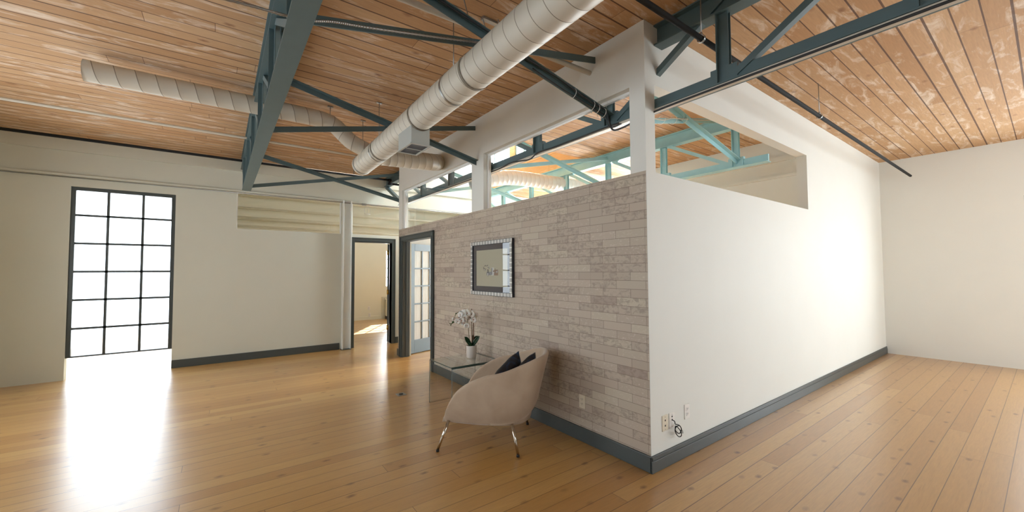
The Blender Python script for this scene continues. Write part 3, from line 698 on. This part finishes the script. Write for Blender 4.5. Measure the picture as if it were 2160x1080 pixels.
wire_hanger(.60, 9.2, 3.25, 'pale wire loop hanger beyond the far glass, nearest the partition')

# ------------------------------------------------------------------ picture
pic = thing('framed_picture', 'silver framed picture with dark mat hanging on the brick wallpaper', 'picture', (0, 2.13, 1.54))
py0, py1, pz0, pz1, fwd = -.445, .445, -.327, .327, .046
bm = N()
bx(bm, -.032, -.001, py0, py1, pz0, pz0+fwd); bx(bm, -.032, -.001, py0, py1, pz1-fwd, pz1); bx(bm, -.032, -.001, py0, py0+fwd, pz0+fwd, pz1-fwd); bx(bm, -.032, -.001, py1-fwd, py1, pz0+fwd, pz1-fwd)
m_frame = mat('dark_frame_edge', s2l(38, 42, 54), .35); obj('frame', bm, m_frame, pic, .002)
m_silver = mat('silver_leaf', s2l(150, 146, 140), .4, .7); m_silverd = mat('silver_leaf_bright', s2l(214, 210, 204), .5, .4)
bm = N(); k = 0
def seg(y0, y1, z0, z1, i): bx(bm, -.038 - (.001 if i % 4 == 0 else 0), -.032, y0, y1, z0, z1, 1 if i % 4 == 0 else 0)
ny, nz = 57, 41
for i in range(ny):
    a, b_ = py0+(py1-py0)*i/ny, py0+(py1-py0)*(i+1)/ny; seg(a, b_, pz0+.004, pz0+fwd-.004, i); seg(a, b_, pz1-fwd+.004, pz1-.004, i)
for i in range(nz):
    a, b_ = pz0+fwd+(pz1-pz0-2*fwd)*i/nz, pz0+fwd+(pz1-pz0-2*fwd)*(i+1)/nz; seg(py0+.004, py0+fwd-.004, a, b_, i); seg(py1-fwd+.004, py1-.004, a, b_, i)
obj('frame_facing', bm, [m_silver, m_silverd], pic)
m_mat = mat('dark_mat_board', s2l(88, 82, 84), .8); m_paper = mat('cream_paper', s2l(196, 190, 166), .8)
def rect_ring(bm, x0, x1, a0, a1, c0, c1, t):
    bx(bm, x0, x1, a0, a1, c0, c0+t); bx(bm, x0, x1, a0, a1, c1-t, c1); bx(bm, x0, x1, a0, a0+t, c0+t, c1-t); bx(bm, x0, x1, a1-t, a1, c0+t, c1-t)
bm = N(); rect_ring(bm, -.018, -.014, py0+fwd, py1-fwd, pz0+fwd, pz1-fwd, .062); obj('mat_board', bm, m_mat, pic)
bm = N(); bx(bm, -.014, -.010, py0+fwd, py1-fwd, pz0+fwd, pz1-fwd); pp = obj('paper', bm, m_paper, pic)
m_ink = [mat('ink_brown', s2l(112, 88, 76), .8), mat('ink_grey', s2l(150, 152, 156), .8), mat('ink_white', s2l(222, 222, 220), .8), mat('ink_dark', s2l(60, 58, 62), .8), mat('ink_tan', s2l(158, 132, 112), .8)]
bm = N()
def blob(y, z, ry, rz, mi, dx=.0):
    vs = [bm.verts.new((-.0146-dx, y+ry*math.cos(a), z+rz*math.sin(a))) for a in [i*math.pi/5 for i in range(10)]]; bm.faces.new(vs).material_index = mi
def flat(y0, y1, z0, z1, mi, dx=.0):
    vs = [bm.verts.new((-.0145-dx, *p)) for p in ((y0, z0), (y1, z0), (y1, z1), (y0, z1))]; bm.faces.new(vs).material_index = mi
# small still life: vases with twigs (y runs right to left in view)
flat(-.085, .10, -.085, -.045, 1); flat(-.145, -.06, -.088, -.02, 4, .0002); flat(-.055, -.005, -.088, .005, 2, .0003); flat(-.02, -.008, -.08, .0, 3, .0005)
blob(.07, -.07, .022, .03, 3, .0004); blob(.072, -.075, .012, .022, 2, .0006); flat(.062, .078, -.045, -.02, 3, .0005)
rr = random.Random(3)
for i in range(26): blob(.07+rr.uniform(-.03, .10), rr.uniform(-.03, .035), rr.uniform(.004, .011), rr.uniform(.003, .008), rr.choice((0, 3, 1, 0)), .0005+.0001*(i % 4))
for i in range(14): blob(-.09+rr.uniform(-.05, .04), rr.uniform(-.06, -.01), rr.uniform(.004, .012), rr.uniform(.003, .008), rr.choice((0, 1, 2)), .0006+.0001*(i % 4))
obj('still_life_print', bm, m_ink, pp)
bm = N(); bx(bm, -.0265, -.0245, py0+fwd, py1-fwd, pz0+fwd, pz1-fwd); obj('picture_glass', bm, m_picglass, pic)

# ------------------------------------------------------------------ glass table
TX0, TX1, TY0, TY1, TZ, TT = -.645, -.035, 1.915, 2.475, .497, .012
tbl = thing('glass_side_table', 'clear bent glass side table between the armchair and the doorway', 'table', ((TX0+TX1)/2, (TY0+TY1)/2, 0))
def bent(inner):
    q = TT if inner else 0; R = .03-q; pts = [(TY1-q, 0)]
    for cy, sgn in ((TY1-.03, 1), (TY0+.03, -1)):
        rng = range(0, 9)
        for i in rng:
            a = math.pi/2*i/8 if sgn > 0 else math.pi/2*(8-i)/8
            pts.append((cy + sgn*R*math.cos(a), TZ-.03+R*math.sin(a)))
    pts.append((TY0+q, 0)); return pts
bm = N(); Oo, Ii = bent(0), bent(1); n_ = len(Oo)
vo = {(s, k, i): bm.verts.new((x_, (Oo if k == 0 else Ii)[i][0], (Oo if k == 0 else Ii)[i][1])) for s, x_ in ((0, TX0), (1, TX1)) for k in (0, 1) for i in range(n_)}
for i in range(n_-1):
    for k in (0, 1):
        fc = bm.faces.new((vo[0, k, i], vo[0, k, i+1], vo[1, k, i+1], vo[1, k, i])); fc.smooth = True; fc.material_index = 1 if k == 0 and 11 <= i <= 15 else 0  # near bend takes the edge colour, painting in its dark refraction
    for s in (0, 1): bm.faces.new((vo[s, 0, i], vo[s, 1, i], vo[s, 1, i+1], vo[s, 0, i+1])).material_index = 1
for i in (0, n_-1): bm.faces.new((vo[0, 0, i], vo[0, 1, i], vo[1, 1, i], vo[1, 0, i])).material_index = 1
obj('bent_glass_sheet', bm, [m_tglass, m_tedge_bend], tbl); localise(tbl)

# ------------------------------------------------------------------ orchid
PX, PY = -.225, 2.235
orc = thing('potted_orchid', 'white artificial orchid in a white cylinder pot on the glass table', 'plant', (PX, PY, TZ))
m_pot = mat('white_ceramic', s2l(214, 208, 200), .35); m_soil = paint('bark_soil', s2l(62, 48, 38), .3, .9, 60)
m_leaf = mat('orchid_leaf', s2l(34, 62, 38), .35); m_stem = mat('orchid_stem', s2l(92, 78, 50), .6); m_stake = mat('brown_stake', s2l(104, 62, 40), .6)
m_petal = mat('white_petal', s2l(236, 228, 218), .6, Subsurface_Weight=.15); m_bud = mat('green_bud', s2l(70, 92, 52), .5); m_lip = mat('pink_lip', s2l(206, 170, 150), .6)
bm = N(); lathe(bm, [(.052, 0), (.056, .004), (.060, .13), (.060, .142), (.056, .142), (.055, .125)], 40); obj('pot', bm, m_pot, orc)
bm = N(); lathe(bm, [(.054, .118), (.054, .13), (.03, .135)], 24); obj('soil', bm, m_soil, orc)
RT = Vector((math.cos(-yaw), math.sin(-yaw), 0)); FW = Vector((math.sin(yaw), math.cos(yaw), 0))   # across / away in the room as seen on arrival
def v3(a, b_, z): return RT*a + FW*b_ + Vector((0, 0, z))
def ribbon(bm, pts, widths, up, fold=.25, mi=0):
    P_ = catmull(pts, 6); W_ = []
    for i in range(len(P_)):
        q = i/(len(P_)-1)*(len(widths)-1); j = min(int(q), len(widths)-2); W_.append(widths[j]+(widths[j+1]-widths[j])*(q-j))
    rows = []
    for i, p in enumerate(P_):
        d_ = (P_[min(i+1, len(P_)-1)]-P_[max(i-1, 0)]).normalized(); s = d_.cross(up).normalized(); nn = s.cross(d_).normalized()
        rows.append([bm.verts.new(p + s*W_[i]*k_ + nn*abs(k_)*W_[i]*fold + nn*o_) for o_ in (0, -.0022) for k_ in (-1, -.5, 0, .5, 1)])
    for i in range(len(rows)-1):
        for k in range(4):
            for o_ in (0, 5):
                fc = bm.faces.new((rows[i][o_+k], rows[i][o_+k+1], rows[i+1][o_+k+1], rows[i+1][o_+k])); fc.smooth = True; fc.material_index = mi
        for k in (0, 4): bm.faces.new((rows[i][k], rows[i+1][k], rows[i+1][k+5], rows[i][k+5])).material_index = mi
for pts, wd in (
    ([v3(0, 0, .12), v3(-.03, -.01, .18), v3(-.055, -.03, .225), v3(-.075, -.04, .245)], (.008, .022, .026, .018, .002)),
    ([v3(.005, 0, .12), v3(.035, -.01, .17), v3(.07, -.02, .22), v3(.098, -.02, .25)], (.008, .020, .024, .018, .002)),
    ([v3(0, 0, .12), v3(.02, .02, .18), v3(.045, .03, .225), v3(.08, .035, .245)], (.008, .018, .02, .014, .002)),
    ([v3(0, -.01, .12), v3(-.012, -.03, .16), v3(-.03, -.05, .185), v3(-.05, -.07, .19)], (.008, .02, .022, .014, .002)),
    ([v3(.01, 0, .12), v3(.012, .01, .18), v3(.018, .015, .23), v3(.02, .02, .265)], (.006, .012, .013, .009, .002))):
    bm = N(); ribbon(bm, pts, wd, Vector((0, 0, 1)) if abs(pts[-1].z-pts[0].z) < .1 else -FW, .3); obj('leaf', bm, m_leaf, orc)
stemA = [v3(-.01, 0, .13), v3(-.028, 0, .24), v3(-.04, 0, .38), v3(-.05, -.01, .47), v3(-.085, -.02, .535), v3(-.14, -.03, .535), v3(-.185, -.04, .50)]
stemB = [v3(.012, 0, .13), v3(.01, 0, .30), v3(.0, 0, .42), v3(-.02, -.02, .475), v3(-.07, -.05, .50), v3(-.13, -.07, .475), v3(-.19, -.08, .42), v3(-.235, -.08, .395)]
for s_ in (stemA, stemB):
    bm = N(); tube(bm, catmull(s_, 8), .0032, 8); obj('flower_stem', bm, m_stem, orc)
for a, z1, rr_ in ((.028, .40, .0055), (.006, .565, .004)):
    bm = N(); tube(bm, [v3(a, .005, .10), v3(a-.004, .005, z1)], rr_, 8); obj('support_stake', bm, m_stake, orc)
def flower(c_, face, size, roll_):
    face = face.normalized(); a = face.cross(Vector((0, 0, 1))).normalized(); b_ = a.cross(face)
    bm = N()
    for k, (ang_, ln, wd) in enumerate(((90, 1.0, .42), (210, .95, .40), (330, .95, .40), (15, 1.0, .62), (165, 1.0, .62))):
        th = math.radians(ang_+roll_); dr = a*math.cos(th)+b_*math.sin(th)
        ribbon(bm, [c_, c_+dr*size*.35*ln+face*.006, c_+dr*size*.7*ln+face*.008, c_+dr*size*ln-face*.002], (size*.08, size*wd*.8, size*wd, size*wd*.8, size*.1), face, .12)
    fl = obj('flower', bm, m_petal, orc)
    bm = N(); lathe(bm, [(.002, 0), (.007, .004), (.006, .012), (.001, .016)], 10); bm.transform(Matrix.Translation(c_) @ face.to_track_quat('Z', 'Y').to_matrix().to_4x4()); obj('lip', bm, m_lip, fl)
rr = random.Random(11)
for a, b_, z, sz in ((.0, -.03, .505, .046), (-.045, -.04, .52, .044), (-.015, .0, .46, .042), (.035, -.01, .49, .042), (.03, -.02, .44, .038), (-.09, -.03, .52, .04), (-.075, -.06, .47, .04), (-.12, -.05, .50, .038), (-.105, -.07, .44, .040), (-.15, -.08, .43, .036), (-.08, -.05, .405, .038), (-.045, -.05, .375, .036), (-.19, -.08, .455, .026)):
    flower(v3(a, b_, z), -FW + RT*rr.uniform(-.6, .5) + Vector((0, 0, rr.uniform(-.35, .2))), sz*1.12, rr.uniform(-25, 25))
for a, b_, z, sz in ((-.145, -.03, .48, .011), (-.175, -.04, .515, .008), (-.185, -.04, .49, .006), (-.205, -.08, .42, .013), (-.225, -.08, .40, .008), (-.24, -.08, .405, .006), (-.228, -.08, .385, .006)):
    bm = N(); lathe(bm, [(sz*.2, -sz*1.2), (sz*.8, -sz*.6), (sz, 0), (sz*.7, sz*.8), (sz*.1, sz*1.3)], 10); bm.transform(Matrix.Translation(v3(a, b_, z)) @ Matrix.Rotation(.9, 4, 'Y')); obj('bud', bm, m_bud, orc)
for q in (0, 1, 2):
    bm = N(); s = (-1, 1, 1)[q]
    tube(bm, catmull([v3(.04*s, -.03, .135), v3(.058*s, -.04, .15), v3(.062*s, -.05, .10), v3((.066+.03*(q == 2))*s, -.05, .06)], 6), .0015, 6); obj('aerial_root', bm, m_stem, orc)

# ------------------------------------------------------------------ armchair
m_velvet = mat('beige_velvet', s2l(196, 170, 146), .85, Sheen_Weight=.5, Sheen_Roughness=.35); t = NT(m_velvet); c_ = t.coord()
t.color(t.mix(t.ramp(t.noise(c_, 5, 3, .5, .4), [(.35, (0, 0, 0)), (.7, (1, 1, 1))]), s2l(176, 154, 131), s2l(190, 169, 146)))
t.bump(t.noise(c_, 400, 2), .12, .001)
ch = thing('armchair', 'beige velvet barrel armchair on chrome legs in front of the brick wallpaper', 'chair', (-.636, 1.276, 0), rotz=math.radians(135))
# local frame: +X is the sitter's front, +Y the sitter's left
def plan(th, z):
    """outer outline of the shell; th 0 = middle of back, +-1 = arm tips"""
    s = 1 if th >= 0 else -1; a = abs(th); k_ = max(0, min(1, (z-.23)/.6))
    halfw = .335 + .065*math.sin(min(1, k_*1.6)*math.pi/2)
    back = -.445 - .145*k_**1.1
    if a < .55:
        q = a/.55*math.pi/2; e = .78
        return Vector((-.10 + (back+.10)*abs(math.cos(q))**e, s*halfw*abs(math.sin(q))**e, z))
    q = (a-.55)/.45
    return Vector((-.10 + (.42 + .006*max(0, 1-(z-.23)/.16))*q, s*(halfw - .045*q*q), z))
TOPP = [(-.2, .77), (0, .783), (.2, .773), (.36, .730), (.50, .672), (.64, .624), (.77, .562), (.86, .490), (.92, .405), (.96, .328), (.985, .272), (1.0, .252), (1.02, .22)]
def top(th):
    a = abs(th); i = 1
    while i < len(TOPP)-3 and TOPP[i+1][0] < a: i += 1
    (xa, ya), (x0, y0), (x1, y1), (xb, yb) = TOPP[i-1:i+3]; q = (a-x0)/(x1-x0)
    m0 = (y1-ya)/(x1-xa)*(x1-x0); m1 = (yb-y0)/(xb-x0)*(x1-x0)
    return (2*q**3-3*q*q+1)*y0+(q**3-2*q*q+q)*m0+(-2*q**3+3*q*q)*y1+(q**3-q*q)*m1
bm = N(); NTH, NZ, TH = 96, 14, .046; rows = []
for i in range(NTH+1):
    th = -1+2*i/NTH; th = math.copysign(abs(th)**.75, th); zt = top(th); zb = .222; col_ = []
    e = 1e-3; tg = (plan(min(1, th+e), .5)-plan(max(-1, th-e), .5)).normalized(); nin = Vector((0, 0, 1)).cross(tg).normalized()
    if nin.dot(Vector((-.1, 0, .5))-plan(th, .5)) < 0: nin = -nin
    for j in range(NZ+1):
        z = zb+(zt-TH/2-zb)*j/NZ; p = plan(th, z)
        q = max(0, 1-(z-zb)/.15); p = p + nin*(.03 + .05*max(0, 1-abs(th)/.6))*q*q
        col_.append(p)
    tt = max(0, (abs(th)-.94)/.06); oin = TH/2*(1-math.sqrt(max(0, 1-tt*tt)))*.96; col_ = [p + nin*oin for p in col_]
    for k in range(1, 6):
        a = math.pi*k/6; p = plan(th, zt-TH/2); q = max(0, 1-(zt-TH/2-zb)/.15); p = p + nin*.03*q*q*(1-a/math.pi); col_.append(p + nin*(TH/2-(TH/2-oin)*math.cos(a)) + Vector((0, 0, TH/2*math.sin(a))))
    for j in range(NZ, -1, -1):
        z = zb+(zt-TH/2-zb)*j/NZ; p = plan(th, z)+nin*(TH-oin)
        if j == 0: p = p - nin*.012
        col_.append(p)
    rows.append([bm.verts.new(p) for p in col_])
n_ = len(rows[0])
for i in range(NTH):
    for k in range(n_):
        fc = bm.faces.new((rows[i][k], rows[i][(k+1) % n_], rows[i+1][(k+1) % n_], rows[i+1][k])); fc.smooth = True
for q in (0, -1):
    bm.faces.new(rows[q] if q else rows[q][::-1])
obj('shell', bm, m_velvet, ch, smooth=True)
# seat block and underside
bm = N(); ring0 = []
for z, ins in ((.228, .13), (.232, .08), (.26, .05), (.38, .04), (.405, .035), (.415, .06), (.418, .14)):
    ring_ = []
    for i in range(0, 41):
        th = -1+2*i/40; p = plan(th, .3); c0 = Vector((-.1, 0, .3)); q = (p-c0); q.z = 0; q = q*(1-ins/q.length); q.x = min(q.x, .29-ins)
        ring_.append(bm.verts.new((c0.x+q.x, q.y, z)))
    ring0.append(ring_)
for i in range(len(ring0)-1):
    m_ = len(ring0[0])
    for k in range(m_):
        fc = bm.faces.new((ring0[i][k], ring0[i][(k+1) % m_], ring0[i+1][(k+1) % m_], ring0[i+1][k])); fc.smooth = True
bm.faces.new(ring0[0][::-1]); bm.faces.new(ring0[-1]); obj('seat', bm, m_velvet, ch)
for sx, sy in ((1, 1), (1, -1), (-1, 1), (-1, -1)):
    bm = N(); foot = Vector((.338*sx, .342*sy, .0)); topp = Vector((.262*sx+(.0 if sx > 0 else -.02), .285*sy, .24))
    tube(bm, [foot+Vector((0, 0, .016))*1, topp], .0115, 16); lg = obj('leg', bm, m_chrome, ch)
    bm = N(); lathe(bm, [(.013, 0), (.013, .016), (.010, .02)], 16, foot); obj('foot_glide', bm, m_dark, lg)
# cushions standing on the seat against the back
m_vel2 = mat('black_blue_velvet', s2l(22, 22, 30), .6, Sheen_Weight=.35, Sheen_Roughness=.3); t = NT(m_vel2); c_ = t.coord()
t.color(t.mix(t.ramp(t.noise(c_, 7, 2, .5, 1.0), [(.50, (0, 0, 0)), (.62, (1, 1, 1))]), s2l(20, 17, 22), s2l(22, 52, 86)))
def cushion(label, loc, rot, s=.40, th=.12):
    bm = N(); n = 14; G = {}
    for side in (1, -1):
        for i in range(n+1):
            for j in range(n+1):
                a, b_ = -1+2*i/n, -1+2*j/n; edge_ = i in (0, n) or j in (0, n)
                if side < 0 and edge_: G[side, i, j] = G[1, i, j]; continue
                pin = 1-.10*(1-abs(a)**2)*abs(b_)**4; pin2 = 1-.10*(1-abs(b_)**2)*abs(a)**4
                h = th/2*((1-a**4)*(1-b_**4))**.55*(1+.10*math.sin(7*a+side)*math.cos(6*b_))
                G[side, i, j] = bm.verts.new((side*h, a*s/2*pin2, b_*s/2*pin))
        for i in range(n):
            for j in range(n):
                fc = bm.faces.new((G[side, i, j], G[side, i+1, j], G[side, i+1, j+1], G[side, i, j+1])); fc.smooth = True
    o = obj('cushion', bm, m_vel2); o.location = loc; o.rotation_euler = rot
    return tag(o, label, 'cushion', 'cushions in the armchair')
cushion('dark velvet cushion with blue sheen, the taller front one in the armchair', (-.50, 1.10, .572), (math.radians(36), math.radians(20), math.radians(-74)), .33, .12)
cushion('dark blue velvet cushion tucked deepest against the armchair back', (-.38, 1.04, .583), (math.radians(22), math.radians(24), math.radians(-60)), .30, .10)
